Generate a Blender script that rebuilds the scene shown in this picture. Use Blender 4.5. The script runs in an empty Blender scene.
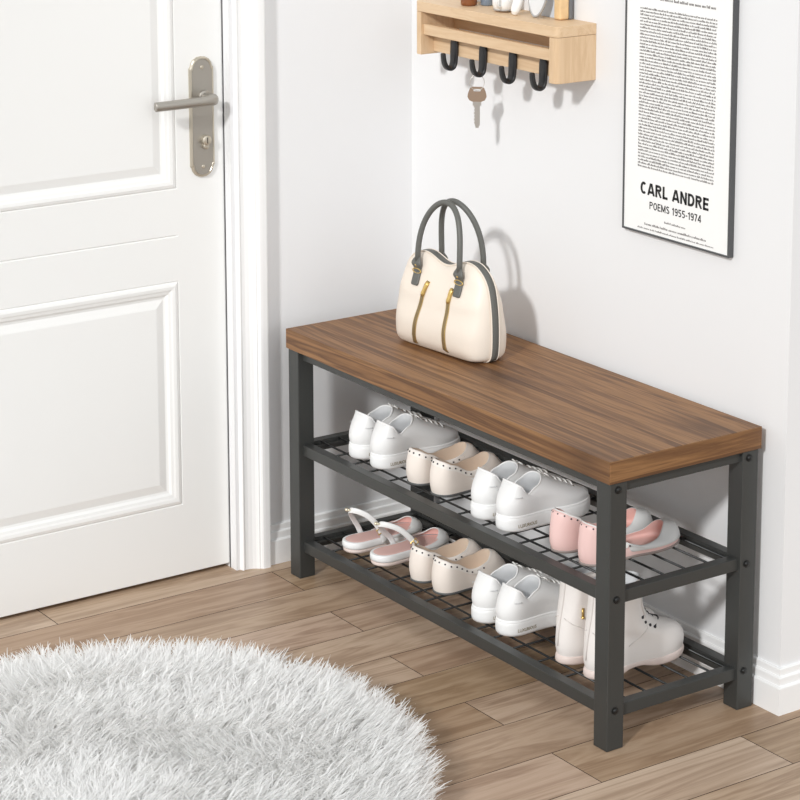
import bpy, bmesh, math, random
import numpy as np
from mathutils import Vector, Matrix

SC = bpy.context.scene
COL = SC.collection
random.seed(7)
PI = math.pi

# ------------------------------------------------------------------ materials
def new_mat(name):
    m = bpy.data.materials.new(name); m.use_nodes = True
    nt = m.node_tree
    b = nt.nodes['Principled BSDF']
    return m, nt, b

def N(nt, t, **kw):
    n = nt.nodes.new(t)
    for k, v in kw.items():
        if k in n.inputs: n.inputs[k].default_value = v
        else: setattr(n, k, v)
    return n

def ramp(nt, stops, interp='LINEAR'):
    r = nt.nodes.new('ShaderNodeValToRGB'); r.color_ramp.interpolation = interp
    e = r.color_ramp.elements
    while len(e) < len(stops): e.new(.5)
    for el, (p, c) in zip(e, stops):
        el.position = p; el.color = (*c, 1) if len(c) == 3 else c
    return r

def plain(name, col, rough=.5, metal=0, bump=0, scale=80, var=0, spec=.5, trans=0, sheen=0, coat=0):
    m, nt, b = new_mat(name)
    b.inputs['Base Color'].default_value = (*col, 1)
    b.inputs['Roughness'].default_value = rough
    b.inputs['Metallic'].default_value = metal
    b.inputs['Specular IOR Level'].default_value = spec
    if trans: b.inputs['Transmission Weight'].default_value = trans
    if sheen: b.inputs['Sheen Weight'].default_value = sheen
    if coat: b.inputs['Coat Weight'].default_value = coat
    tc = N(nt, 'ShaderNodeTexCoord')
    no = N(nt, 'ShaderNodeTexNoise', Scale=scale, Detail=4.0)
    nt.links.new(tc.outputs['Object'], no.inputs['Vector'])
    if bump:
        bp = N(nt, 'ShaderNodeBump', Strength=bump, Distance=.002)
        nt.links.new(no.outputs['Fac'], bp.inputs['Height'])
        nt.links.new(bp.outputs['Normal'], b.inputs['Normal'])
    if var:
        lo = tuple(max(0, c * (1 - var)) for c in col); hi = tuple(min(1, c * (1 + var)) for c in col)
        r = ramp(nt, [(.3, lo), (.7, hi)])
        nt.links.new(no.outputs['Fac'], r.inputs['Fac'])
        nt.links.new(r.outputs['Color'], b.inputs['Base Color'])
    return m

def wood(name, axis, stops, scale=1.0, rough=.45, attr=None, ring=1.0, knots=0, bump=.08, stretch=1.0):
    """grain running along one object axis; attr = face attribute that shifts tone and pattern per plank"""
    m, nt, b = new_mat(name)
    L = nt.links.new
    tc = N(nt, 'ShaderNodeTexCoord')
    vec = tc.outputs['Object']
    if attr:
        at = N(nt, 'ShaderNodeAttribute'); at.attribute_name = attr
        ml = N(nt, 'ShaderNodeVectorMath', operation='SCALE'); ml.inputs['Scale'].default_value = 17.3
        cb = N(nt, 'ShaderNodeCombineXYZ')
        for k in 'XYZ': L(at.outputs['Fac'], cb.inputs[k])
        L(cb.outputs[0], ml.inputs[0])
        ad = N(nt, 'ShaderNodeVectorMath', operation='ADD')
        L(vec, ad.inputs[0]); L(ml.outputs[0], ad.inputs[1]); vec = ad.outputs[0]
    s = [9.0, 9.0, 9.0]; s[axis] = .85 / stretch
    mp = N(nt, 'ShaderNodeMapping'); mp.inputs['Scale'].default_value = [q * scale for q in s]
    L(vec, mp.inputs['Vector'])
    n1 = N(nt, 'ShaderNodeTexNoise', Scale=1.6, Detail=5.0, Roughness=.6, Distortion=.5)
    L(mp.outputs[0], n1.inputs['Vector'])
    # contour rings of the broad noise read as cathedral grain
    mu = N(nt, 'ShaderNodeMath', operation='MULTIPLY'); mu.inputs[1].default_value = 13.0 * ring
    L(n1.outputs['Fac'], mu.inputs[0])
    pp = N(nt, 'ShaderNodeMath', operation='PINGPONG'); pp.inputs[1].default_value = 1.0
    L(mu.outputs[0], pp.inputs[0])
    s2 = [120.0, 120.0, 120.0]; s2[axis] = 5.0 / stretch
    mp2 = N(nt, 'ShaderNodeMapping'); mp2.inputs['Scale'].default_value = [q * scale for q in s2]
    L(vec, mp2.inputs['Vector'])
    n2 = N(nt, 'ShaderNodeTexNoise', Scale=1.2, Detail=4.0, Roughness=.65)
    L(mp2.outputs[0], n2.inputs['Vector'])
    mix = N(nt, 'ShaderNodeMix'); mix.data_type = 'FLOAT'; mix.inputs[0].default_value = .42
    L(pp.outputs[0], mix.inputs[2]); L(n2.outputs['Fac'], mix.inputs[3])
    mix2 = N(nt, 'ShaderNodeMix'); mix2.data_type = 'FLOAT'; mix2.inputs[0].default_value = .45
    L(mix.outputs[0], mix2.inputs[2]); L(n1.outputs['Fac'], mix2.inputs[3])
    r = ramp(nt, stops)
    L(mix2.outputs[0], r.inputs['Fac'])
    colour = r.outputs['Color']
    if knots:
        s3 = [knots * 2.6] * 3; s3[axis] = knots
        mp3 = N(nt, 'ShaderNodeMapping'); mp3.inputs['Scale'].default_value = s3
        L(vec, mp3.inputs['Vector'])
        vo = N(nt, 'ShaderNodeTexVoronoi', Scale=1.0); vo.voronoi_dimensions = '2D'; L(mp3.outputs[0], vo.inputs['Vector'])
        kr = ramp(nt, [(.0, (.28, .24, .22)), (.07, (.55, .50, .46)), (.22, (1, 1, 1))])
        L(vo.outputs['Distance'], kr.inputs['Fac'])
        mm = N(nt, 'ShaderNodeMix'); mm.data_type = 'RGBA'; mm.blend_type = 'MULTIPLY'; mm.inputs[0].default_value = .75
        L(colour, mm.inputs[6]); L(kr.outputs['Color'], mm.inputs[7]); colour = mm.outputs[2]
    if attr:
        hs = N(nt, 'ShaderNodeHueSaturation')
        mr = N(nt, 'ShaderNodeMapRange'); mr.inputs['To Min'].default_value = .82; mr.inputs['To Max'].default_value = 1.16
        L(at.outputs['Fac'], mr.inputs['Value']); L(mr.outputs[0], hs.inputs['Value'])
        mr2 = N(nt, 'ShaderNodeMapRange'); mr2.inputs['To Min'].default_value = 1.15; mr2.inputs['To Max'].default_value = .9
        L(at.outputs['Fac'], mr2.inputs['Value']); L(mr2.outputs[0], hs.inputs['Saturation'])
        wn = N(nt, 'ShaderNodeTexWhiteNoise'); wn.noise_dimensions = '1D'; L(at.outputs['Fac'], wn.inputs['W'])
        mr3 = N(nt, 'ShaderNodeMapRange'); mr3.inputs['To Min'].default_value = .493; mr3.inputs['To Max'].default_value = .504
        L(wn.outputs['Value'], mr3.inputs['Value']); L(mr3.outputs[0], hs.inputs['Hue'])
        L(colour, hs.inputs['Color']); colour = hs.outputs['Color']
    L(colour, b.inputs['Base Color'])
    b.inputs['Roughness'].default_value = rough
    if bump:
        bp = N(nt, 'ShaderNodeBump', Strength=bump, Distance=.001)
        L(mix.outputs[0], bp.inputs['Height']); L(bp.outputs['Normal'], b.inputs['Normal'])
    return m

M = {}
M['wall'] = plain('wall_paint', (.80, .802, .808), .75, bump=.03, scale=300)
M['trim'] = plain('trim_paint', (.88, .88, .875), .4)
M['door'] = plain('door_paint', (.87, .87, .855), .42)
M['dark_gap'] = plain('floor_joint_and_gap_shade', (.035, .022, .015), .8)  # floor joints, plus the added shade block behind the door
M['floor'] = wood('floor_oak', 1, [(.16, (.215, .135, .083)), (.36, (.345, .233, .152)), (.54, (.435, .308, .21)), (.76, (.52, .385, .275))], 1.0, .42, attr='plank')
WALNUT = [(.20, (.066, .028, .010)), (.38, (.145, .065, .024)), (.54, (.228, .110, .041)), (.76, (.33, .172, .070))]
M['walnut'] = wood('walnut_board', 0, WALNUT, 2.3, .52, knots=1.7, stretch=2.6, ring=.8)
M['walnut_end'] = wood('walnut_edge_band', 1, WALNUT, 2.3, .5, stretch=2.6, ring=.8)
M['light_oak'] = wood('light_oak', 0, [(.1, (.58, .39, .225)), (.5, (.68, .485, .30)), (.9, (.745, .56, .37))], 1.6, .5)
M['light_oak_end'] = wood('light_oak_upright', 2, [(.1, (.58, .39, .225)), (.5, (.68, .485, .30)), (.9, (.745, .56, .37))], 1.6, .5)
M['steel'] = plain('dark_grey_steel', (.056, .058, .0555), .42, .3, bump=.02, scale=500)
M['bolt'] = plain('bolt_steel', (.035, .036, .036), .32, .7)
M['black'] = plain('black_hook', (.012, .012, .013), .38)
M['nickel'] = plain('satin_nickel', (.41, .385, .345), .40, .75)
M['nickel_edge'] = plain('brass_nickel', (.58, .53, .44), .34, .8)
M['cream'] = plain('cream_leather', (.80, .715, .62), .48, bump=.10, scale=420)
M['greylea'] = plain('grey_leather', (.115, .115, .105), .5, bump=.12, scale=420)
M['pale_gold'] = plain('pale_gold', (.85, .78, .60), .35, .6)
M['gold'] = plain('gold_metal', (.78, .55, .20), .28, .95)
M['olive'] = plain('zip_tape', (.28, .205, .10), .42, .5)
M['white_leather'] = plain('white_leather', (.84, .84, .835), .42, bump=.06, scale=300)
M['white_rubber'] = plain('white_rubber', (.88, .88, .875), .5)
M['lining'] = plain('grey_lining', (.72, .73, .74), .8)
M['lace'] = plain('white_lace', (.83, .825, .80), .8)
M['eyelet'] = plain('bronze_eyelet', (.17, .13, .065), .4, .6)
M['sole_print'] = plain('gold_print', (.30, .245, .15), .5)
M['beige'] = plain('beige_leather', (.84, .76, .69), .4, bump=.05, scale=300)
M['beige_in'] = plain('beige_insole', (.74, .61, .49), .6)
M['beige_trim'] = plain('beige_edging', (.86, .805, .75), .5)
M['boot_seam'] = plain('boot_seam', (.70, .655, .625), .5)
M['white_trim'] = plain('white_edging', (.86, .84, .81), .5)
M['stud'] = plain('dark_stud', (.06, .06, .065), .3, .8)
M['grey_sole'] = plain('dark_grey_sole', (.10, .105, .105), .6)
M['pink'] = plain('pink_leather', (.84, .58, .545), .42, bump=.05, scale=300)
M['pink_in'] = plain('pink_insole', (.77, .50, .455), .6)
M['taupe_sole'] = plain('taupe_sole', (.30, .25, .23), .6)
M['pale_grey'] = plain('pale_grey_leather', (.70, .70, .69), .5)
M['boot'] = plain('white_boot_leather', (.84, .80, .77), .33, bump=.04, scale=200)
M['boot_sole'] = plain('blush_rubber', (.74, .625, .575), .5)
M['paper'] = plain('poster_paper', (.90, .90, .885), .55)
M['ink'] = plain('black_ink', (.012, .012, .012), .6)
M['ink_grey'] = plain('grey_ink', (.20, .185, .18), .6)
M['frame'] = plain('charcoal_frame', (.085, .087, .09), .45, .2)
M['rug_back'] = plain('rug_backing', (.90, .895, .885), .9)
M['key_head'] = plain('key_bow', (.36, .26, .19), .4, .6)
M['key_steel'] = plain('key_steel', (.62, .59, .55), .3, .95)
M['ceramic'] = plain('white_ceramic', (.86, .855, .84), .25)
M['grey_rim'] = plain('grey_rim', (.42, .41, .40), .35, .3)
M['amber'] = plain('amber_brown', (.22, .075, .025), .2)
M['dark_brown'] = plain('dark_brown_lid', (.03, .018, .012), .4)
M['slate'] = plain('slate_blue', (.22, .28, .36), .4)
M['pale_blue'] = plain('pale_blue', (.66, .73, .82), .4)
M['tan'] = plain('tan_wood', (.74, .52, .28), .5, var=.1, scale=60)
M['felt'] = plain('grey_felt', (.16, .165, .175), .9)
M['frosted'] = plain('frosted_glass', (.72, .72, .72), .3)

# rug fibre: per-strand tone
m, nt, b = new_mat('rug_fibre')
at = N(nt, 'ShaderNodeAttribute'); at.attribute_name = 'tone'
r = ramp(nt, [(0, (.91, .905, .90)), (1, (.99, .99, .985))])
nt.links.new(at.outputs['Fac'], r.inputs['Fac']); nt.links.new(r.outputs['Color'], b.inputs['Base Color'])
b.inputs['Roughness'].default_value = .9
tl = N(nt, 'ShaderNodeBsdfTranslucent'); nt.links.new(r.outputs['Color'], tl.inputs['Color'])
mx = N(nt, 'ShaderNodeMixShader'); mx.inputs[0].default_value = .5
nt.links.new(b.outputs[0], mx.inputs[1]); nt.links.new(tl.outputs[0], mx.inputs[2])
nt.links.new(mx.outputs[0], nt.nodes['Material Output'].inputs['Surface'])
M['fibre'] = m

# ------------------------------------------------------------------ helpers
def tag(o, label=None, cat=None, group=None, kind=None):
    if label: o['label'] = label
    if cat: o['category'] = cat
    if group: o['group'] = group
    if kind: o['kind'] = kind
    return o

def thing(name, label, cat, loc=(0, 0, 0), rz=0.0, group=None):
    o = bpy.data.objects.new(name, None); COL.objects.link(o)
    o.empty_display_size = .05
    o.location = loc; o.rotation_euler = (0, 0, rz)
    return tag(o, label, cat, group)

def obj(name, bm, mat, parent=None, smooth=False, bevel=0, sub=0, seg=2):
    if isinstance(bm, bmesh.types.BMesh):
        bmesh.ops.recalc_face_normals(bm, faces=bm.faces)
        me = bpy.data.meshes.new(name); bm.to_mesh(me); bm.free()
    else:
        me = bm
    me.materials.clear(); me.materials.append(M[mat])
    for p in me.polygons: p.use_smooth = bool(smooth or bevel)
    o = bpy.data.objects.new(name, me); COL.objects.link(o)
    if parent is not None: o.parent = parent
    if bevel:
        md = o.modifiers.new('bevel', 'BEVEL'); md.width = bevel; md.segments = seg; md.limit_method = 'ANGLE'; md.angle_limit = .6
        md.harden_normals = True
    if sub:
        md = o.modifiers.new('smooth', 'SUBSURF'); md.levels = sub; md.render_levels = sub
    return o

def BM(): return bmesh.new()

def box(bm, x0, x1, y0, y1, z0, z1, mat=None):
    vs = [bm.verts.new(Vector((x, y, z))) for z in (z0, z1) for y in (y0, y1) for x in (x0, x1)]
    for f in ((0, 1, 3, 2), (4, 6, 7, 5), (0, 4, 5, 1), (2, 3, 7, 6), (0, 2, 6, 4), (1, 5, 7, 3)):
        bm.faces.new([vs[i] for i in f])
    return bm

def loft(bm, rings, cap0=False, cap1=False, closed=True):
    vr = [[bm.verts.new(Vector(p)) for p in r] for r in rings]
    n = len(vr[0])
    for a, c in zip(vr, vr[1:]):
        for i in range(n if closed else n - 1):
            j = (i + 1) % n
            bm.faces.new((a[i], a[j], c[j], c[i]))
    for flag, rr in ((cap0, vr[0]), (cap1, vr[-1])):
        if flag:
            cen = sum((v.co for v in rr), Vector()) / n
            cv = bm.verts.new(cen)
            for i in range(n): bm.faces.new((rr[i], rr[(i + 1) % n], cv))
    return vr

def frames(path, closed=False):
    P = [Vector(p) for p in path]; n = len(P); T = []
    for i in range(n):
        if closed: t = P[(i + 1) % n] - P[i - 1]
        else: t = P[min(i + 1, n - 1)] - P[max(i - 1, 0)]
        T.append(t.normalized())
    return P, T

def tube(bm, path, r, n=10, closed=False, side=None, flat=1.0, power=2.0):
    """swept section: half-size r along the side vector, r*flat across it"""
    P, T = frames(path, closed)
    if side is None:
        ref = Vector((0, 0, 1)) if abs(T[0].z) < .8 else Vector((1, 0, 0))
        s = T[0].cross(ref).normalized()
    rings = []
    for i, (p, t) in enumerate(zip(P, T)):
        if side is not None: s = Vector(side)
        s = (s - t * s.dot(t)).normalized()
        u = t.cross(s)
        rr = r[i] if isinstance(r, (list, tuple)) else r
        fl = flat[i] if isinstance(flat, (list, tuple)) else flat
        ring = []
        for k in range(n):
            a = 2 * PI * k / n
            ca, sa = math.cos(a), math.sin(a)
            ca = math.copysign(abs(ca) ** (2 / power), ca); sa = math.copysign(abs(sa) ** (2 / power), sa)
            ring.append(p + s * (rr * ca) + u * (rr * fl * sa))
        rings.append(ring)
    if closed: rings.append(rings[0]); loft(bm, rings); bmesh.ops.remove_doubles(bm, verts=bm.verts, dist=1e-7)
    else: loft(bm, rings, True, True)
    return bm

def cyl(bm, c, axis, r, h, n=20, dome=0):
    """short cylinder from c along axis; dome raises the far face"""
    ax = Vector(axis).normalized()
    s = ax.cross(Vector((0, 0, 1)) if abs(ax.z) < .9 else Vector((1, 0, 0))).normalized(); u = ax.cross(s)
    prof = [(r, 0), (r, h)] + ([(r * math.cos(q), h + dome * math.sin(q)) for q in (.45, .9, 1.3)] if dome else [])
    rings = [[Vector(c) + ax * z + s * (q * math.cos(2 * PI * k / n)) + u * (q * math.sin(2 * PI * k / n)) for k in range(n)] for q, z in prof]
    loft(bm, rings, True, True)
    return bm

def lathe(bm, c, prof, n=28):
    rings = [[(c[0] + r * math.cos(2 * PI * k / n), c[1] + r * math.sin(2 * PI * k / n), c[2] + z) for k in range(n)] for r, z in prof]
    loft(bm, rings, True, True)
    return bm

def sphere(bm, c, r, sx=1, sy=1, sz=1, u=12, v=8):
    mat = Matrix.Translation(c) @ Matrix.Diagonal((r * sx, r * sy, r * sz, 1))
    bmesh.ops.create_uvsphere(bm, u_segments=u, v_segments=v, radius=1, matrix=mat)
    return bm

def spline(pts, n):
    """Catmull-Rom through points"""
    P = [Vector(p) for p in pts]; P = [P[0] * 2 - P[1]] + P + [P[-1] * 2 - P[-2]]
    out = []; m = len(P) - 3
    for k in range(n):
        t = k / (n - 1) * m; i = min(int(t), m - 1); f = t - i
        a, b, c, d = P[i:i + 4]
        out.append(.5 * ((2 * b) + (c - a) * f + (2 * a - 5 * b + 4 * c - d) * f * f + (3 * b - a - 3 * c + d) * f ** 3))
    return out

def lerp_table(t, tab):
    if t <= tab[0][0]: return tab[0][1]
    for (a, u), (c, v) in zip(tab, tab[1:]):
        if t <= c:
            f = (t - a) / (c - a); f = f * f * (3 - 2 * f)
            return u + (v - u) * f
    return tab[-1][1]

_text_cache = {}
def text_mesh(s, bold=0.0):
    """glyph mesh of a string, height 1 = capital height, x from 0; returns mesh, width"""
    cu = bpy.data.curves.new('glyphs', 'FONT'); cu.body = s; cu.offset = bold; cu.resolution_u = 3
    o = bpy.data.objects.new('glyphs', cu); COL.objects.link(o)
    dg = bpy.context.evaluated_depsgraph_get(); dg.update()
    me = bpy.data.meshes.new_from_object(o.evaluated_get(dg))
    bpy.data.objects.remove(o); bpy.data.curves.remove(cu)
    xs = [v.co.x for v in me.vertices]; ys = [v.co.y for v in me.vertices]
    return me, min(xs), max(xs), min(ys), max(ys)

def place_text(bm, s, fn, bold=0.0):
    """adds the glyphs of s to bm; fn maps (u 0..1, v 0..1) over the string's box to a point"""
    me, x0, x1, y0, y1 = text_mesh(s, bold)
    vs = [bm.verts.new(Vector(fn((v.co.x - x0) / (x1 - x0), (v.co.y - y0) / (y1 - y0)))) for v in me.vertices]
    for p in me.polygons:
        try: bm.faces.new([vs[i] for i in p.vertices])
        except ValueError: pass
    bpy.data.meshes.remove(me)
    return bm

def copy_thing(src, loc, label, group=None, rz=None):
    r = src.copy(); COL.objects.link(r); r.location = loc
    if rz is not None: r.rotation_euler = (0, 0, rz)
    r['label'] = label
    if group: r['group'] = group
    for ch in src.children:
        c = ch.copy(); COL.objects.link(c); c.parent = r
        for g in ch.children:
            d = g.copy(); COL.objects.link(d); d.parent = c
    return r

# ------------------------------------------------------------------ the room
WY, LX, RX = .353, -.074, 1.0415          # back wall plane, left wall plane, return wall plane
WH = 2.5
DY0, DY1, DZ = -.900, -.0755, 2.02        # door opening in the left wall

def structure(name, bm, mat, **k):
    o = obj(name, bm, mat, **k); o['kind'] = 'structure'; return o

structure('wall_back', box(BM(), LX, RX, WY, WY + .12, 0, WH), 'wall')
structure('wall_right', box(BM(), RX - .12, RX, WY + .12, 2.2, 0, WH), 'wall')
bm = BM()
box(bm, LX - .14, LX, DY1, WY + .12, 0, WH); box(bm, LX - .14, LX, DY0, DY1, DZ, WH); box(bm, LX - .14, LX, -3.2, DY0, 0, WH)
structure('wall_left', bm, 'wall')

# floor: oak planks running along y, each with its own tone
pb = [-.4, -.2745, -.151, -.0275, .0945, .216, .332, .4565, .566, .699, .8135, .9455, 1.0785, 1.206]
w = .1225
while pb[-1] < 4.6: pb.append(pb[-1] + w)
seam = {3: -.022, 5: -.040, 7: -.066, 9: -.0715, 11: -.0718, 12: .2305}
bm = BM(); box(bm, -.4, 4.7, -3.2, 2.2, -.05, -.0012)
base_faces = len(bm.faces)
tones = [0.0] * base_faces
rnd = random.Random(11); g = .0008; PL = .92
for i, (a, c) in enumerate(zip(pb, pb[1:])):
    s0 = seam.get(i, (-.07 if i % 2 else -.07 + PL / 2 + rnd.uniform(-.09, .09)))
    k0 = math.floor((-3.2 - s0) / PL); y = s0 + k0 * PL
    while y < 2.2:
        y0, y1 = max(y, -3.2), min(y + PL, 2.2)
        if y1 - y0 > .02:
            t = rnd.random()
            vb = [bm.verts.new((p, q, -.001)) for p, q in ((a + g, y0 + g), (c - g, y0 + g), (c - g, y1 - g), (a + g, y1 - g))]
            vt = [bm.verts.new((v.co.x + dx, v.co.y + dy, 0)) for v, (dx, dy) in zip(vb, ((0, 0), (0, 0), (0, 0), (0, 0)))]
            bm.faces.new(vt); tones.append(t)
            for q in range(4):
                bm.faces.new((vb[q], vb[(q + 1) % 4], vt[(q + 1) % 4], vt[q])); tones.append(-1)
        y += PL
me = bpy.data.meshes.new('floor'); bm.to_mesh(me); bm.free()
at = me.attributes.new('plank', 'FLOAT', 'FACE'); at.data.foreach_set('value', np.array(tones, dtype=np.float32))
fl = bpy.data.objects.new('floor', me); COL.objects.link(fl); fl['kind'] = 'structure'
me.materials.append(M['floor']); me.materials.append(M['dark_gap'])
mi = np.zeros(len(me.polygons), dtype=np.int32); mi[:base_faces] = 1; mi[np.array(tones) < 0] = 1; me.polygons.foreach_set('material_index', mi)

# baseboards: stepped profile (distance from wall, height)
BB = [(.0, .0), (.0150, .0), (.0150, .0485), (.0135, .0505), (.0100, .0512), (.0100, .0645), (.0088, .0662), (.0055, .0670), (.0055, .0785), (.0042, .0800), (.0, .0800)]
def baseboard(name, pts):
    """pts: list of (origin xy, outward xy) stations; the profile is carried from one to the next"""
    rings = [[(p[0] + o[0] * d, p[1] + o[1] * d, z) for d, z in BB] for p, o in pts]
    bm = BM(); loft(bm, rings)
    for r0 in (0, len(rings) - 1):
        bm.verts.ensure_lookup_table()
        bm.faces.new([bm.verts[r0 * len(BB) + k] for k in range(len(BB))])
    return structure(name, bm, 'trim')
baseboard('baseboard_back', [((LX, WY), (0, -1)), ((RX, WY), (1, -1))])
baseboard('baseboard_right', [((RX, WY), (1, -1)), ((RX, 2.2), (1, 0))])
baseboard('baseboard_left', [((LX, -.0075), (1, 0)), ((LX, WY), (1, -1))])

# door casing: one moulded profile up the side, over the top and down the far side
CS = [(-.100, -.0755), (-.0965, -.0755), (-.0715, -.0665), (-.0670, -.0650), (-.0655, -.0635), (-.0655, -.0615), (-.0672, -.0595),
      (-.0668, -.052), (-.0645, -.044), (-.0610, -.0375), (-.0580, -.034), (-.0560, -.0325), (-.0558, -.0300), (-.0535, -.0285),
      (-.0512, -.0255), (-.0505, -.0205), (-.0505, -.0110), (-.0513, -.0085), (-.0540, -.0074), (-.0740, -.0070), (-.100, -.0070)]
def casing_ring(kind):
    out = []
    for x, y in CS:
        d = y - DY1                        # outward from the opening's edge
        if kind == 0: out.append((x, DY1 + d, 0))
        elif kind == 1: out.append((x, DY1 + d, DZ + d))
        elif kind == 2: out.append((x, DY0 - d, DZ + d))
        else: out.append((x, DY0 - d, 0))
    return out
bm = BM(); loft(bm, [casing_ring(k) for k in range(4)])
structure('trim_1', bm, 'trim')
# dark block added behind the door, standing in for the shade in its gaps
structure('door_gap_shade', box(BM(), -.214, -.1405, DY0, DY1, -.001, DZ), 'dark_gap')

# ------------------------------------------------------------------ door
DX = -.100
dy0, dy1, dz0, dz1 = DY0 + .003, DY1 - .0016, .0095, DZ - .003
pan_y = (-.7955, -.1805)
panels = [(.152, .609), (.7905, 1.88)]
prof = [(0, 0), (.0020, -.0024), (.0045, .0010), (.010, .0026), (.016, .0018), (.0195, .0002), (.0245, -.0010), (.029, -.0042), (.0335, -.0052), (.0495, -.0012), (.0510, -.001)]
def panel_surface(bm, y0, y1, z0, z1):
    rings = []
    for ins, h in prof:
        rings.append([(DX + h, y, z) for y, z in ((y0 + ins, z0 + ins), (y1 - ins, z0 + ins), (y1 - ins, z1 - ins), (y0 + ins, z1 - ins))])
    vr = [[bm.verts.new(p) for p in r] for r in rings]
    for a, c in zip(vr, vr[1:]):
        for i in range(4): bm.faces.new((a[i], a[(i + 1) % 4], c[(i + 1) % 4], c[i]))
    bm.faces.new(vr[-1])
def facing(bm, y0, y1, z0, z1):
    bm.faces.new([bm.verts.new((DX, y, z)) for y, z in ((y0, z0), (y1, z0), (y1, z1), (y0, z1))])
bm = BM()
gz = .6985; gy1 = -.1795; gh = .0022           # thin groove across the lock rail
ys = (dy0, pan_y[0], pan_y[1], dy1)
facing(bm, ys[0], ys[1], dz0, dz1); facing(bm, ys[2], ys[3], dz0, dz1)
facing(bm, ys[1], ys[2], dz0, panels[0][0]); facing(bm, ys[1], ys[2], panels[1][1], dz1)
facing(bm, ys[1], ys[2], panels[0][1], gz - gh); facing(bm, ys[1], ys[2], gz + gh, panels[1][0])
gv = [bm.verts.new(p) for p in ((DX, ys[1], gz - gh), (DX, ys[2], gz - gh), (DX, ys[2], gz + gh), (DX, ys[1], gz + gh), (DX - .003, ys[1] + .002, gz), (DX - .003, ys[2] - .002, gz))]
for f in ((0, 1, 5, 4), (3, 4, 5, 2), (1, 2, 5), (0, 4, 3)): bm.faces.new([gv[i] for i in f])
for z0, z1 in panels: panel_surface(bm, pan_y[0], pan_y[1], z0, z1)
for z in (dz0, dz1): bm.faces.new([bm.verts.new(p) for p in ((DX, dy0, z), (DX, dy1, z), (DX - .04, dy1, z), (DX - .04, dy0, z))])
for y in (dy0, dy1): bm.faces.new([bm.verts.new(p) for p in ((DX, y, dz0), (DX, y, dz1), (DX - .04, y, dz1), (DX - .04, y, dz0))])
bm.faces.new([bm.verts.new(p) for p in ((DX - .04, dy0, dz0), (DX - .04, dy1, dz0), (DX - .04, dy1, dz1), (DX - .04, dy0, dz1))])
bmesh.ops.remove_doubles(bm, verts=bm.verts, dist=1e-5)
door = structure('door_1', bm, 'door')
# handle set
PYc, pz0, pz1, pw = -.1245, .8085, 1.0455, .0268
def plate_outline(ins):
    o = []; hw = pw - ins
    def end(zs, s):
        pts = [(hw, zs - s * .030), (hw, zs - s * .0225), (hw * .90, zs - s * .0195), (hw * .84, zs - s * .0135), (hw * .64, zs - s * .0058), (hw * .34, zs - s * .0012), (0, zs)]
        return pts
    top = end(pz1 - ins, 1); bot = end(pz0 + ins, -1)
    o += [(-y, z) for y, z in bot[::-1]][1:][::-1][::-1]
    right = bot[::-1] + top                    # bottom centre -> right side -> top centre
    left = [(-y, z) for y, z in right[::-1]][1:-1]
    return right + left
bm = BM()
rings = [[(x, PYc + y, z) for y, z in plate_outline(ins)] for ins, x in ((0, DX), (0, DX + .003), (.0018, DX + .0058), (.0042, DX + .0062), (.0052, DX + .0048))]
loft(bm, rings, False, True)
plate = obj('handle_plate', bm, 'nickel_edge', door)
bm = BM(); loft(bm, [[(x, PYc + y, z) for y, z in plate_outline(.0052)] for x in (DX + .003, DX + .0052)], True, True)
obj('plate_face', bm, 'nickel', plate)
bm = BM()
cyl(bm, (DX + .005, PYc, pz1 - .021), (1, 0, 0), .0038, .0012, 14, .001); cyl(bm, (DX + .005, PYc, pz0 + .021), (1, 0, 0), .0038, .0012, 14, .001)
obj('screw', bm, 'nickel_edge', plate, smooth=False)
HZ = .9655
bm = BM(); cyl(bm, (DX + .005, PYc + .003, HZ + .002), (1, 0, 0), .0125, .006, 24, .002); cyl(bm, (DX + .011, PYc + .003, HZ + .001), (1, 0, 0), .0085, .02, 20)
obj('handle_rose', bm, 'nickel', door, smooth=False, bevel=.0008)
path = [(DX + .03, PYc + .004, HZ), (DX + .040, PYc + .006, HZ), (DX + .0455, PYc - .002, HZ), (DX + .047, PYc - .02, HZ), (DX + .046, PYc - .06, HZ - .0005), (DX + .0445, PYc - .10, HZ - .001), (DX + .0440, PYc - .119, HZ - .001), (DX + .0438, PYc - .1245, HZ - .001)]
bm = BM(); tube(bm, spline(path, 28), [.0120 - .0026 * min(1, k / 14) - (.003 if k == 27 else 0) for k in range(28)], 14, side=(0, 0, 1), flat=.82)
obj('door_handle', bm, 'nickel', door, smooth=True)
bm = BM(); cyl(bm, (DX + .005, PYc + .004, .882), (1, 0, 0), .0098, .010, 24, .0015)
lock = obj('lock_cylinder', bm, 'nickel_edge', door, bevel=.0006)
bm = BM(); cyl(bm, (DX + .005, PYc + .004, .8705), (1, 0, 0), .0065, .007, 18, .001)
obj('lock_foot', bm, 'nickel_edge', lock, bevel=.0005)
bm = BM(); box(bm, DX + .0162, DX + .0171, PYc + .0033, PYc + .0047, .876, .888)
obj('keyhole', bm, 'black', lock)

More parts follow.
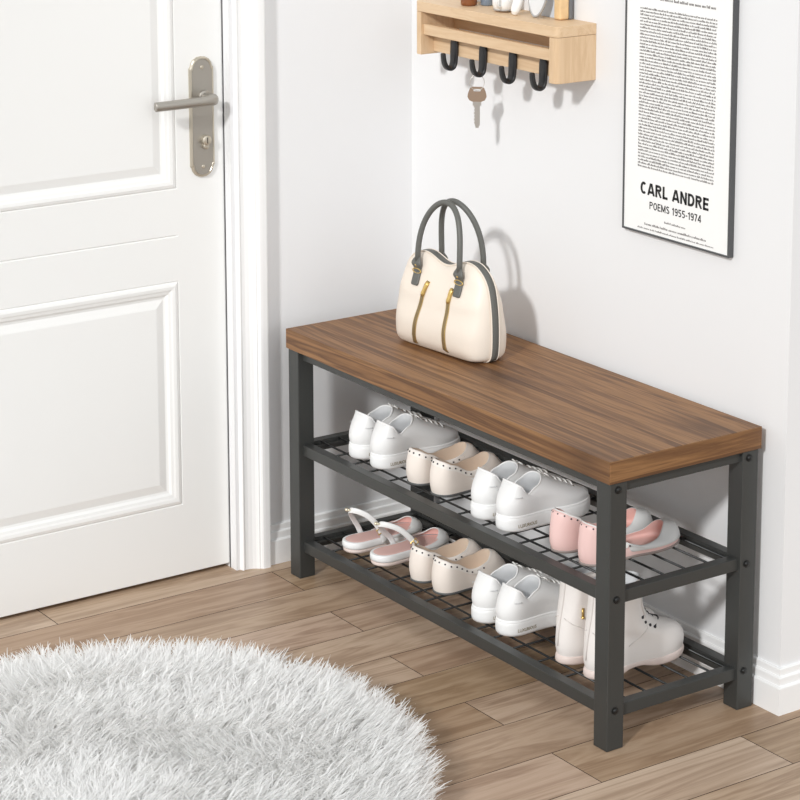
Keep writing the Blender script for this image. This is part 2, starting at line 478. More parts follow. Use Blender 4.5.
# ------------------------------------------------------------------ shoe bench
BD, BH, BT = .3351, .5069, .0393
bench = thing('shoe_bench', 'long dark grey metal shoe bench with brown wooden top and two wire shelves', 'bench', (0, 0, 0))
obj('tabletop', box(BM(), 0, 1, 0, BD, BH - BT, BH), 'walnut', bench, bevel=.0012)
tt_ = bench.children[0]
obj('edge_band', box(BM(), .9975, 1.0005, .0006, BD - .0006, BH - BT + .0006, BH - .0006), 'walnut_end', tt_, bevel=.0008)
LW, l0, r0, f0, k0 = .0357, .0026, .9977, .0039, .3303
zt = BH - BT
for (x0, y0, outer) in ((l0, f0, -1), (r0 - LW, f0, 1), (l0, k0 - LW, -1), (r0 - LW, k0 - LW, 1)):
    leg = obj('leg', box(BM(), x0, x0 + LW, y0, y0 + LW, 0, zt), 'steel', bench, bevel=.0016)
    for z in (.4555, .2655, .0705):
        bm = BM(); xx = x0 + LW if outer > 0 else x0
        yy = y0 + .016 if y0 < .1 else y0 + .0135
        cyl(bm, (xx, yy, z), (outer, 0, 0), .0066, .0012, 20); cyl(bm, (xx + outer * .0012, yy, z), (outer, 0, 0), .0048, .0008, 18, .0022)
        obj('bolt', bm, 'bolt', leg, smooth=False)
fy, RW = .0145, .020                            # front rail face and width
xa, xb = l0 + LW - .002, r0 - LW + .002
sx0, sx1 = .0095, .991
def rail_set(z0, z1):
    bm = BM()
    box(bm, xa, xb, fy, fy + RW, z0, z1)
    box(bm, xa, xb, BD - fy - RW - .003, BD - fy - .003, z0, z1)
    box(bm, sx0, sx0 + RW, f0 + LW - .002, k0 - LW + .002, z0, z1)
    box(bm, sx1 - RW, sx1, f0 + LW - .002, k0 - LW + .002, z0, z1)
    return bm
apron = obj('apron_frame', rail_set(.4485, zt), 'steel', bench, bevel=.001)
SHZ = {'upper': .2755, 'lower': .0755}
wires = {'upper': ([.062, .104, .149, .196, .246, .287], [.115, .175, .231, .296, .3825, .45, .52, .592, .6555, .703, .76, .812, .852]),
         'lower': ([.066, .112, .160, .207, .256, .290], [.10, .16, .219, .295, .371, .416, .472, .5285, .58, .63, .6886, .76, .838])}
for lev, top in SHZ.items():
    sh = obj('shelf_frame', rail_set(top - .022, top), 'steel', bench, bevel=.0012)
    bm = BM()                                   # inner ledges of the frame
    box(bm, xa, xb, fy + RW, fy + RW + .006, top - .012, top - .008)
    box(bm, xa, xb, BD - fy - RW - .009, BD - fy - RW - .003, top - .012, top - .008)
    box(bm, sx0 + RW, sx0 + RW + .006, fy + RW, BD - fy - RW - .003, top - .012, top - .008)
    box(bm, sx1 - RW - .006, sx1 - RW, fy + RW, BD - fy - RW - .003, top - .012, top - .008)
    obj('inner_ledge', bm, 'steel', sh)
    bm = BM(); zw = top - .0041; r = .0021
    for y in wires[lev][0]: tube(bm, [(sx0 + .012, y, zw), (sx1 - .012, y, zw)], r, 8)
    for x in wires[lev][1]: tube(bm, [(x, fy + .012, zw - .0025), (x, BD - fy - .014, zw - .0025)], r, 8)
    obj('wire_grid', bm, 'bolt', sh, smooth=True)
bm = BM(); box(bm, .010, .0855, .325, .3375, .395, .4485)
WTOP = {k: v - .0018 for k, v in SHZ.items()}  # shoes stand on the wires

# ------------------------------------------------------------------ shoes
NS = 40
def plan(y0, y1, W, zf, bend=0.0, heel=.80, waist=.74, toe=.30, tp=2.0, pinch=0.0):
    """closed loop heel -> right -> toe -> left; zf(s) gives height at s in 0..1 along the shoe"""
    ss = [.5 - .5 * math.cos(PI * k / (NS // 2)) for k in range(NS // 2 + 1)]
    def wid(s):
        base = lerp_table(s, [(0, heel), (.18, heel), (.42, waist), (.68, 1.0), (.8, .99), (1, .93)])
        e = 1.0
        if s < .15: e = math.sqrt(max(0, 1 - (1 - s / .15) ** 2))
        if s > 1 - toe: e = max(0, 1 - ((s - 1 + toe) / toe) ** tp) ** (1 / tp)
        return W * base * e
    pts = []
    for s in ss: pts.append((wid(s) + bend * s * s, y0 + (y1 - y0) * s, zf(s)))
    for s in ss[-2:0:-1]: pts.append((-wid(s) + bend * s * s, y0 + (y1 - y0) * s, zf(s)))
    return pts

def const(z): return lambda s: z
def tab(*p): return lambda s: lerp_table(s, p)

def shell(rings, name, mat, parent, sub=1, cap0=False, cap1=False):
    bm = BM(); loft(bm, rings, cap0, cap1)
    return obj(name, bm, mat, parent, smooth=True, sub=sub)

def along(loop, lo, hi, n):
    """points spread along the near or far side of a loop between fractions of its index"""
    out = []
    for k in range(n):
        t = lo + (hi - lo) * k / max(1, n - 1)
        i = int(math.floor(t)) % len(loop); f = t - math.floor(t)
        out.append(Vector(loop[i]).lerp(Vector(loop[(i + 1) % len(loop)]), f))
    return out

def make_sneaker(label, group, loc, bend, word):
    t = thing('sneaker', label, 'sneaker', loc, 0, group)
    L = .207
    zs = .030
    sole = [plan(.004, L - .004, .0335, const(0), bend), plan(.0005, L - .0005, .036, const(.003), bend), plan(0, L, .0362, const(.022), bend),
            plan(.0005, L - .0005, .0358, const(.0255), bend), plan(.002, L - .002, .0348, const(.0262), bend), plan(.0012, L - .0012, .0355, const(.0275), bend),
            plan(.002, L - .002, .0350, const(zs + .001), bend), plan(.006, L - .007, .031, const(zs + .001), bend)]
    so = shell(sole, 'sole', 'white_rubber', t, 1, True, True)
    rz = ((0, .0890), (.13, .0845), (.36, .0655), (.66, .077), (1, .0905))
    rim = plan(.020, .092, .0265, tab(*rz), bend, heel=.98, waist=.98)
    up = [plan(.004, L - .005, .0330, const(zs - .002), bend),
          plan(.0, L - .003, .0347, tab((0, .041), (1, .041)), bend, heel=.84),
          plan(.003, L - .017, .0342, tab((0, .054), (.6, .048), (1, .0475)), bend, heel=.88),
          plan(.0085, .165, .032, tab((0, .068), (.45, .056), (1, .0590)), bend, heel=.92, waist=.84),
          plan(.0150, .126, .0290, tab((0, .080), (.10, .076), (.4, .0625), (1, .0745)), bend, heel=.9, waist=.92),
          rim,
          plan(.0235, .089, .0240, lambda q: lerp_table(q, rz) + .0006, bend, heel=.98, waist=.98)]
    uo = shell(up, 'upper', 'white_leather', t, 1)
    bm = BM(); tube(bm, plan(.0218, .0905, .0252, lambda q: lerp_table(q, rz) + .0002, bend, heel=.98, waist=.98), .0019, 8, closed=True)
    obj('collar', bm, 'white_rubber', uo, smooth=True, sub=1)
    inn = [up[-1], plan(.0245, .088, .0232, lambda q: lerp_table(q, rz) * .84, bend, heel=.9, waist=1),
           plan(.016, .115, .0255, const(.05), bend, heel=.95, waist=1), plan(.016, .12, .025, const(.043), bend, heel=.95, waist=1)]
    shell(inn, 'lining', 'lining', t, 1, False, True)
    bm = BM(); be = BM()
    for k in range(6):
        y = .099 + k * .0118; z = .0842 - k * .0047; hw = .0105 + .0008 * k; cx = bend * (y / L) ** 2
        p = [(cx - hw, y, z - .0045), (cx - hw * .5, y + .001, z + .0012), (cx, y + .0015, z + .0022), (cx + hw * .5, y + .001, z + .0012), (cx + hw, y, z - .0045)]
        tube(bm, spline(p, 9), .0017, 6)
        for s in (-1, 1): sphere(be, (cx + s * (hw + .0006), y, z - .0045), .0026, 1, 1, .9, 8, 6)
    for s in (-1, 1): tube(bm, spline([(s * .003, .098, .0885), (s * .010, .096, .0920), (s * .0135, .101, .0880), (s * .006, .104, .0880)], 10), .0014, 6)
    obj('laces', bm, 'lace', t, smooth=True); obj('eyelets', be, 'eyelet', t, smooth=True)
    for s in (1, -1):
        bm = BM(); tube(bm, spline([(s * .0268, .0165, .0655), (s * .0292, .0235, .0650), (s * .0304, .031, .0652)], 6), .0007, 6)
        obj('stitching', bm, 'lining', t, smooth=True)
    loop = plan(0, L, .0366, const(0), bend)    # lettering follows the sole's outer side wall
    def on_side(side):
        pts = [Vector((p[0], p[1])) for p in (loop[:NS // 2 + 1] if side > 0 else ([loop[0]] + loop[:NS // 2 - 1:-1]))]
        acc = [0.0]
        for a, c in zip(pts, pts[1:]): acc.append(acc[-1] + (c - a).length)
        def fn(u, v):
            d = .040 + u * .042
            for i in range(len(acc) - 1):
                if d <= acc[i + 1]:
                    q = pts[i].lerp(pts[i + 1], (d - acc[i]) / (acc[i + 1] - acc[i])); break
            return (q.x + side * .0001, q.y, .0095 + v * .0062)
        return fn
    bm = BM(); place_text(bm, word, on_side(1), .01)
    obj('sole_lettering', bm, 'sole_print', so)
    return t

def studs(loop, idx, parent, mat='stud', r=.0017):
    bm = BM(); n = len(loop); cen = sum((Vector(p) for p in loop), Vector()) / n
    for i in idx:
        p = Vector(loop[int(i) % n]).lerp(Vector(loop[(int(i) + 1) % n]), i - int(i))
        out = p - cen; out.z = 0; out.normalize()
        sphere(bm, p + out * .0004, r, 1, 1, 1, 8, 6)
    return obj('studs', bm, mat, parent, smooth=True)

def make_flat(label, group, loc, bend, leather, inner, sole, pink=False):
    t = thing('ballet_flat', label, 'ballet flat', loc, 0, group)
    L = .222 if pink else .170
    shell([plan(.006, L - .003, .030, const(0), bend), plan(.002, L - .0005, .0325, const(.002), bend), plan(.002, L, .0328, const(.006), bend), plan(.006, L - .004, .030, const(.0075), bend)],
          'sole', sole, t, 1, True, True)
    if not pink:
        zr = tab((0, .0685), (.16, .061), (.5, .042), (.8, .048), (1, .0605)); y1 = .132
        rings = [plan(.004, L - .003, .0312, const(.006), bend), plan(.0005, L - .001, .0335, const(.018), bend), plan(.0, L - .006, .0335, tab((0, .034), (.5, .026), (1, .034)), bend),
                 plan(.003, L - .020, .0325, tab((0, .052), (.2, .047), (.5, .033), (1, .048)), bend, heel=.82), plan(.0075, .142, .0308, tab((0, .063), (.16, .056), (.5, .038), (.8, .044), (1, .0585)), bend, heel=.84, waist=.86)]
    else:
        zr = tab((0, .0755), (.13, .066), (.36, .034), (.62, .021), (.82, .024), (1, .044)); y1 = .186
        rings = [plan(.004, L - .003, .0312, const(.006), bend), plan(.0005, L - .001, .0335, const(.013), bend), plan(.0, L - .006, .0338, tab((0, .036), (.36, .018), (.62, .0145), (.82, .016), (1, .031)), bend),
                 plan(.003, L - .016, .0330, tab((0, .056), (.13, .050), (.36, .025), (.62, .0165), (.82, .019), (1, .040)), bend, heel=.82), plan(.0045, y1 + .010, .0318, lambda q: zr(q) - .003, bend, heel=.84, waist=.86)]
    rim = plan(.0105, y1, .0295, zr, bend, heel=.86, waist=.88, toe=.4)
    rim2 = plan(.013, y1 - .003, .0272, lambda s: zr(s) - .0002, bend, heel=.86, waist=.88, toe=.4)
    shell(rings + [rim, rim2], 'upper', leather, t, 1)
    shell([rim2, plan(.0125, y1 + .002, .0272, lambda s: .0125 + (zr(s) - .0125) * .6, bend, heel=.9, waist=.92), plan(.008, y1 + .010, .0285, const(.016), bend), plan(.009, y1 + .008, .027, const(.0122), bend)],
          'insole', inner, t, 1, False, True)
    # pale edging band with studs around the opening
    band = [plan(.0052, y1 + .008, .0316, lambda s: zr(s) - .0095, bend, heel=.845, waist=.87, toe=.4), plan(.0075, y1 + .004, .0310, lambda s: zr(s) - .0045, bend, heel=.85, waist=.875, toe=.4),
            plan(.0101, y1 + .0005, .0300, lambda s: zr(s) + .0008, bend, heel=.86, waist=.88, toe=.4), plan(.0123, y1 - .003, .0280, lambda s: zr(s) + .0006, bend, heel=.86, waist=.88, toe=.4)]
    if pink:
        bm = BM(); keep = [k % NS for k in range(int(NS * .76), int(NS * 1.24) + 1)]
        loft(bm, [[r[k] for k in keep] for r in band], closed=False)
        obj('edging', bm, 'white_trim', t, smooth=True, sub=1)
    else: shell(band, 'edging', 'beige_trim', t, 1)
    n = len(band[0]); ids = []
    for k in range(NS):
        ids.append(k)
    loop = [tuple(v) for v in band[1]]
    # evenly spaced by length
    P = [Vector(p) for p in loop]; acc = [0.0]
    for i in range(n): acc.append(acc[-1] + (P[(i + 1) % n] - P[i]).length)
    tot = acc[-1]; ids = []; cnt = int(tot / .0125); i = 0
    for k in range(cnt):
        d = tot * (k + .5) / cnt
        while acc[i + 1] < d: i += 1
        ids.append(i + (d - acc[i]) / (acc[i + 1] - acc[i]))
    if pink: ids = [q for q in ids if q < NS * .24 or q > NS * .76]
    studs(loop, ids, t)
    if pink:                                    # white toe cap over the front
        cap = [r for r in rings[1:]] + [plan(.007, y1, .0297, lambda s: zr(s) + .0003, bend, heel=.86, waist=.88, toe=.4), rim2]
        bm = BM(); keep = [k for k in range(NS) if NS * .22 <= k <= NS * .78]
        cen = Vector((bend * .5, .13, .015))
        rr = []
        for r in cap:
            row = []
            for k in keep:
                p = Vector(r[k]); d = (p - cen).normalized(); row.append(p + d * .0012)
            rr.append(row)
        loft(bm, rr, closed=False)
        o = obj('toe_cap', bm, 'pale_grey', t, smooth=True, sub=1)
        md = o.modifiers.new('thick', 'SOLIDIFY'); md.thickness = .001; md.offset = -1
    return t

def make_sandal(label, group, loc, bend, mirror):
    t = thing('sandal', label, 'sandal', loc, 0, group)
    L = .180
    shell([plan(.006, L - .004, .029, const(0), bend), plan(.002, L - .001, .0325, const(.003), bend), plan(.002, L - .001, .0325, const(.0085), bend), plan(.004, L - .003, .0315, const(.0095), bend)],
          'outsole', 'boot_sole', t, 1, True, True)
    shell([plan(.003, L - .003, .032, const(.0088), bend), plan(.0, L, .0342, const(.0105), bend), plan(.0, L, .0342, const(.0225), bend), plan(.0025, L - .002, .0325, const(.0245), bend), plan(.006, L - .006, .029, const(.0235), bend)],
          'sole', 'white_rubber', t, 1, True, True)
    shell([plan(.0065, L - .008, .0285, const(.0238), bend), plan(.0075, L - .009, .0278, const(.0252), bend)], 'insole', 'pink_in', t, 1, False, True)
    # low open toe vamp
    y0 = .080
    def vr(W, y1, zf, za): return [(x, max(y, y0), z) for x, y, z in plan(0, y1, W, zf, bend)]
    zr = tab((.42, .0242), (.62, .0255), (.85, .031), (1, .044))
    outer = [plan(0, L + .001, .0350, const(.020), bend), plan(0, L - .001, .0348, tab((.4, .0235), (.7, .0255), (1, .031)), bend), plan(0, L - .010, .0335, tab((.4, .024), (.7, .0258), (1, .039)), bend), plan(0, L - .020, .0315, zr, bend), plan(0, L - .024, .0295, zr, bend)]
    bm = BM(); keep = [k for k in range(NS) if NS * .235 <= k <= NS * .765]
    loft(bm, [[r[k] for k in keep] for r in outer], closed=False)
    o = obj('toe_vamp', bm, 'pale_grey', t, smooth=True, sub=1)
    md = o.modifiers.new('thick', 'SOLIDIFY'); md.thickness = .002; md.offset = -1
    inn = [[r[k] for k in keep] for r in (outer[-1], plan(0, L - .014, .0305, tab((.4, .025), (1, .036)), bend), plan(0, L - .010, .031, const(.0256), bend))]
    bm = BM(); loft(bm, inn, closed=False)
    obj('vamp_lining', bm, 'pink_in', t, smooth=True, sub=1)
    # ankle strap: from one side of the sole up behind the heel and down the other side
    s = mirror
    p = [(.0325, .074, .018), (.0340, .0675, .034), (.0315, .056, .056), (.0240, .041, .0745), (.0120, .026, .0835), (-.0020, .0175, .0840), (-.0150, .0235, .0750), (-.0250, .037, .0570), (-.0305, .052, .036), (-.0310, .060, .018)]
    if mirror < 0: p = [(q[0], q[1] * 1.22, q[2] - .004 * (q[2] > .05)) for q in p]
    p = [(q[0] + bend * .2, q[1], q[2]) for q in p]
    bm = BM(); tube(bm, spline(p, 44), .0056, 12, flat=.34, side=(.1, .45, 1), power=3)
    st = obj('ankle_strap', bm, 'white_leather', t, smooth=True)
    bm = BM(); c = Vector(p[2]).lerp(Vector(p[1]), .55)
    d = (Vector(p[1]) - Vector(p[2])).normalized(); u = Vector((0, .5, .86)); u = (u - d * u.dot(d)).normalized(); nn = d.cross(u)
    if nn.x < 0: nn = -nn
    sq = [c + nn * .0022 + d * a + u * q for a, q in ((-.005, -.0075), (.005, -.0075), (.005, .0075), (-.005, .0075))]
    tube(bm, sq, .0014, 8, closed=True); tube(bm, [c + nn * .0026 - d * .005, c + nn * .0026 + d * .005], .0011, 8)
    obj('buckle', bm, 'gold', st, smooth=True)
    bm = BM(); c = Vector(p[5]) + Vector((-.006, -.006, .001))
    sphere(bm, c, .0042, 1, 1, .9, 10, 8); tube(bm, [c, Vector(p[5])], .0024, 8)
    obj('strap_stud', bm, 'pale_gold', st, smooth=True)
    return t

def make_boot(label, group, loc, bend):
    t = thing('ankle_boot', label, 'boot', loc, 0, group)
    L = .222
    zb = tab((0, 0), (.30, 0), (.345, .0065), (.50, .0075), (.60, .001), (.9, .0), (1, .004))
    shell([plan(.005, L - .006, .031, zb, bend), plan(.001, L - .002, .034, lambda s: zb(s) + .002, bend), plan(.001, L - .001, .0345, lambda s: .012 + .3 * zb(s), bend), plan(.0035, L - .004, .0335, const(.0165), bend), plan(.008, L - .01, .029, const(.0165), bend)],
          'sole', 'boot_sole', t, 1, True, True)
    sh = dict(heel=.9, waist=.95, toe=.45)
    rings = [plan(.005, L - .005, .032, const(.0155), bend), plan(.0015, L - .002, .0350, const(.026), bend), plan(.0015, L - .003, .0352, tab((0, .042), (1, .044)), bend),
             plan(.003, L - .016, .0345, tab((0, .055), (.6, .058), (1, .060)), bend), plan(.0045, .172, .0325, tab((0, .067), (.5, .068), (1, .072)), bend, heel=.84),
             plan(.0065, .141, .0312, tab((0, .078), (.5, .079), (1, .084)), bend, **sh), plan(.0090, .127, .0305, tab((0, .092), (1, .100)), bend * .8, **sh),
             plan(.0130, .121, .0305, tab((0, .112), (1, .120)), bend * .6, **sh), plan(.0165, .117, .0315, tab((0, .140), (1, .143)), bend * .5, **sh), plan(.0190, .116, .0322, const(.166), bend * .5, **sh),
             plan(.0215, .114, .0302, const(.167), bend * .5, **sh)]
    shell(rings, 'upper', 'boot', t, 1)
    shell([rings[-1], plan(.021, .110, .0285, const(.12), bend * .5, **sh), plan(.018, .108, .026, const(.08), bend * .5, **sh)], 'lining', 'lining', t, 1, False, True)
    # facing seam, curved heel counter, laces and eyelets, zip pull
    bm = BM()
    R = rings
    ring4 = [Vector(q) for q in R[5]]
    def surf(k, ringf):
        i = int(ringf); f = ringf - i
        return Vector(R[i][k % NS]).lerp(Vector(R[min(i + 1, len(R) - 1)][k % NS]), f)
    cen = Vector((0, .06, 0))
    def lift(p, d=.0006):
        o = Vector((p.x, (p.y - .06) * .6, .0)).normalized(); return p + o * d
    lines = [([(0, q) for q in (1.5, 3, 5, 7, 9)], .0008)]
    for sgn in (1, -1):
        lines.append(([(sgn * k, q) for k, q in ((8, 2.6), (9, 3.0), (10, 3.4), (11, 3.9), (12, 4.3), (13, 4.6), (14, 5.0), (15, 5.6), (15, 6.5), (15, 7.5))], .0006))
        lines.append(([(sgn * k, q) for k, q in ((1, 5.5), (3, 5.0), (5, 4.3), (6, 3.5), (7, 2.4), (7, 1.6))], .0006))
    for ln, d in lines:
        bm = BM(); tube(bm, [lift(surf(k, q), d) for k, q in ln], .0010, 6)
        obj('stitching', bm, 'boot_seam', t, smooth=True)
    bl = BM(); be = BM()
    for q in (4.3, 4.7, 5.2, 5.8):
        a = lift(surf(14, q), .001); c = lift(surf(-14, q), .001); m_ = lift(surf(20, q + .15), .003)
        tube(bl, spline([a, m_, c], 9), .0016, 6)
        for e in (a, c): obj('eyelet', sphere(BM(), e, .0028, u=8, v=6), 'stud', t, smooth=True)
    obj('laces', bl, 'stud', t, smooth=True); be.free()
    bm = BM(); p = lift(surf(6, 6.2), .002)
    tube(bm, [p + Vector((0, 0, .008)), p + Vector((0, 0, -.008))], .0028, 8, flat=.5, side=(0, 1, 0)); sphere(bm, p + Vector((0, 0, -.009)), .0032, u=8, v=6)
    obj('zip_pull', bm, 'gold', t, smooth=True)
    return t

HY = .040
U, Lw = WTOP['upper'], WTOP['lower']
# foot positions: (x, y) of each heel
P_ = dict(s1=((.158, .047), (.2325, .047)), b1=((.3500, .0500), (.4270, .0500)), s2=((.569, .040), (.6445, .040)), p1=((.7823, .0525), (.8610, .0525)),
          sd=((.1322, .0475), (.2222, .053)), b2=((.3365, .066), (.4105, .066)), s3=((.563, .0468), (.6364, .0468)), bt=((.797, .0556), (.875, .0556)))
def at(k, i, z): return (P_[k][i][0], P_[k][i][1], z)
sg = 'white lace-up sneakers on the bench shelves'
a = make_sneaker('white sneaker at the left end of the upper shelf, left one of its pair', sg, at('s1', 0, U), .004, 'LUXURIOUS')
b_ = make_sneaker('white sneaker on the upper shelf touching the beige flats, right one of the leftmost pair', sg, at('s1', 1, U), -.004, 'LUXURIOUS')
copy_thing(a, at('s2', 0, U), 'white sneaker on the upper shelf just right of the beige studded flats', sg)
copy_thing(b_, at('s2', 1, U), 'white sneaker on the upper shelf right beside the pink flats', sg)
copy_thing(a, at('s3', 0, Lw), 'white sneaker on the lower shelf just right of the beige studded flats', sg)
copy_thing(b_, at('s3', 1, Lw), 'white sneaker on the lower shelf right beside the white boots', sg)
bg = 'beige studded ballet flats on the bench shelves'
a = make_flat('beige studded flat on the upper shelf, left one of its pair', bg, at('b1', 0, U), .003, 'beige', 'beige_in', 'grey_sole')
b_ = make_flat('beige studded flat on the upper shelf, right one of its pair', bg, at('b1', 1, U), -.003, 'beige', 'beige_in', 'grey_sole')
copy_thing(a, at('b2', 0, Lw), 'beige studded flat on the lower shelf beside a strapped sandal', bg)
copy_thing(b_, at('b2', 1, Lw), 'beige studded flat on the lower shelf beside a white sneaker', bg)
pg = 'pink ballet flats at the right end of the upper shelf'
make_flat('pink ballet flat with grey toe, left one next to the white sneaker', pg, at('p1', 0, U), .003, 'pink', 'pink_in', 'taupe_sole', True)
make_flat('pink ballet flat with grey toe behind the corner leg, right one of its pair', pg, at('p1', 1, U), -.003, 'pink', 'pink_in', 'taupe_sole', True)
dg_ = 'white sandals with pink insoles on the lower shelf'
make_sandal('white ankle-strap sandal with pink insole at the left end of the lower shelf', dg_, at('sd', 0, Lw), .003, 1)
make_sandal('white ankle-strap sandal with pink insole on the lower shelf beside the beige flats', dg_, at('sd', 1, Lw), -.003, -1)
tg = 'white lace-up boots at the right end of the lower shelf'
make_boot('white lace-up ankle boot on the lower shelf, left one next to the sneaker', tg, at('bt', 0, Lw), .003)
make_boot('white lace-up ankle boot on the lower shelf, right one behind the corner leg', tg, at('bt', 1, Lw), -.003)

# ------------------------------------------------------------------ handbag
bag = thing('handbag', 'cream leather handbag with dark grey handles standing on the wooden bench top', 'handbag', (.3065, .1775, BH), math.radians(5.0))
half = [(0, .0), (.060, .0), (.096, .0003), (.113, .0026), (.1230, .009), (.1270, .024), (.1280, .052), (.1270, .080), (.1250, .102), (.1212, .125), (.1150, .146), (.1030, .163), (.0860, .1755), (.0680, .1805), (.0510, .1800), (.0340, .1745), (.0170, .1680), (.0, .1655)]
full = half + [(-x, z) for x, z in half[-2:0:-1]]
CZ = .080
full = [(v.x, v.y) for v in spline([(x, z, 0) for x, z in full + full[:1]], 97)][:-1]
full = [(x, max(0, z)) for x, z in full]
def bulge(h): return lerp_table(h, [(0, .052), (.045, .052), (.10, .042), (.15, .029), (.185, .020)])
BW = .0075
def half_depth(s, h):
    return BW + (bulge(h) - BW) * max(0, 1 - s ** 7) ** .5
svals = [1, .992, .975, .95, .915, .87, .80, .70, .55, .38, .2]
bm = BM()
def panel_rings(sign):
    out = []
    for s in svals:
        r = []
        for x, z in full:
            px, pz = x * s, CZ + (z - CZ) * s
            # the floor of the bag stays flat: keep low points low
            if z < CZ: pz = CZ - (CZ - z) * (1 - (1 - s) * (.55 if s > .9 else 1))
            r.append((px, sign * half_depth(s, pz), pz))
        out.append(r)
    return out
fr = panel_rings(-1); bk = panel_rings(1)
loft(bm, fr[::-1] + bk, True, True)
obj('body', bm, 'cream', bag, smooth=True, sub=1)
# grey zip band running round the middle of the bag, edged in cream piping
bm = BM()
n = len(full)
def offset(d):
    out = []
    for i in range(n):
        a = Vector(full[i - 1]); c = Vector(full[(i + 1) % n]); t = (c - a).normalized(); out.append((full[i][0] + t.y * d, max(-.0, full[i][1] - t.x * d)))
    return out
o0, o1 = offset(-.002), offset(.0016)
bw = .0080
loft(bm, [[(x, y, z) for x, z in o] for o, y in ((o0, -bw), (o1, -bw * .96), (offset(.0021), 0), (o1, bw * .96), (o0, bw))])
band = obj('zip_band', bm, 'greylea', bag, smooth=True)
bm = BM()
for s in (-1, 1): tube(bm, [(x, s * (bw + .0012), z) for x, z in offset(.0010)], .0015, 6, closed=True)
obj('piping', bm, 'cream', band, smooth=True)

def front_v(x, z):
    """half depth of the bag's front skin at (x, z)"""
    ang = math.atan2(z - CZ, x); best = None
    for px, pz in full:
        d = abs((math.atan2(pz - CZ, px) - ang + PI) % (2 * PI) - PI)
        if best is None or d < best[0]: best = (d, math.hypot(px, pz - CZ))
    s = min(1, math.hypot(x, z - CZ) / best[1])
    return half_depth(s, z)
for sgn, ys in ((-1, -.030), (1, .030)):
    pts = []
    for k in range(33):
        a = PI * k / 32
        xx = -.0605 * math.cos(a); zz = .163 + .1235 * math.sin(a) ** .72
        pts.append((xx, ys - sgn * .021 * math.sin(a) ** 1.5, zz))
    bm = BM(); tube(bm, pts, .0056, 12)
    hd = obj('handle', bm, 'greylea', bag, smooth=True)
    for hx in (-.0605, .0605):
        v0 = front_v(hx, .150) + .0016
        tp = [(hx * .985, sgn * (abs(ys) - .001), .1760), (hx, sgn * (v0 + .004), .163), (hx, sgn * (front_v(hx, .154) + .0035), .154), (hx, sgn * (front_v(hx, .144) + .0022), .144), (hx, sgn * (front_v(hx, .128) + .0020), .128), (hx, sgn * (front_v(hx, .121) + .0020), .1205)]
        bm = BM(); tube(bm, spline(tp, 18), [.0064, .0085, .0110, .0128, .0134, .0130, .0118, .0108] + [.0102] * 8 + [.0096, .0078], 12, side=(1, 0, 0), flat=.22, power=3.2)
        tb = obj('handle_tab', bm, 'greylea', bag, smooth=True)
        bm = BM(); yv = sgn * (front_v(hx, .1475) + .006)
        tube(bm, [(hx + .0118 * math.cos(q), yv - sgn * .0015, .1475 + .0045 * math.sin(q)) for q in [2 * PI * k / 20 for k in range(20)]], .0011, 6, closed=True)
        obj('ring', bm, 'gold', tb, smooth=True)
        bm = BM(); sphere(bm, (hx, sgn * (front_v(hx, .158) + .0075), .1595), .0034, u=10, v=8)
        obj('rivet', bm, 'gold', tb, smooth=True)
for zx in (-.040, .0385):
    zz = [.0065 + (.1335 - .0065) * k / 23 for k in range(24)]
    xs_ = [zx + .004 * ((z - .06) / .07) ** 2 + (.012 * (z - .07) / .07 if zx < 0 else .002) for z in zz]
    bm = BM(); tube(bm, [(x, -(front_v(x, z) + .0006), z) for x, z in zip(xs_, zz)], 0.0046, 8, side=(1, 0, 0), flat=.30, power=3)
    zp = obj('zip_pocket', bm, 'olive', bag, smooth=True)
    bm = BM()
    for s in (-1, 1): tube(bm, [(x + s * .0044, -(front_v(x, z) + .0009), z) for x, z in zip(xs_, zz)], .0006, 6)
    obj('zip_teeth', bm, 'gold', zp, smooth=True)
    bm = BM(); x = xs_[-1]
    sl = [(xs_[k], -(front_v(xs_[k], zz[k]) + .0030), zz[k]) for k in (23, 22, 21, 20, 19, 18)]
    tube(bm, sl, [.0034, .0046, .0042, .0036, .0042, .0030], 10, side=(1, 0, 0), flat=.5, power=3)
    obj('zip_slider', bm, 'gold', zp, smooth=True)

# ------------------------------------------------------------------ key rack on the wall
RXa, RXb, RYf, RZ0, RZ1 = .0690, .5172, .2605, 1.0378, 1.1425
rack = thing('key_rack', 'light oak wall rack with four black hooks above the handbag', 'wall rack', (0, 0, 0))
def rounded_slab(z0, z1, x0, x1, rad):
    pts = [(x0, WY), (x0, RYf + rad)]
    pts += [(x0 + rad - rad * math.cos(q), RYf + rad - rad * math.sin(q)) for q in [PI / 2 * k / 6 for k in range(1, 7)]]
    pts += [(x1 - rad + rad * math.sin(q), RYf + rad - rad * math.cos(q)) for q in [PI / 2 * k / 6 for k in range(0, 7)]] + [(x1, WY)]
    bm = BM(); vb = [bm.verts.new((x, y, z0)) for x, y in pts]; vt = [bm.verts.new((x, y, z1)) for x, y in pts]
    bm.faces.new(vb); bm.faces.new(vt)
    for i in range(len(pts)): bm.faces.new((vb[i], vb[(i + 1) % len(pts)], vt[(i + 1) % len(pts)], vt[i]))
    return bm
ST = 1.1225
obj('top_shelf', rounded_slab(ST, RZ1, RXa, RXb, .011), 'light_oak', rack, bevel=.001)
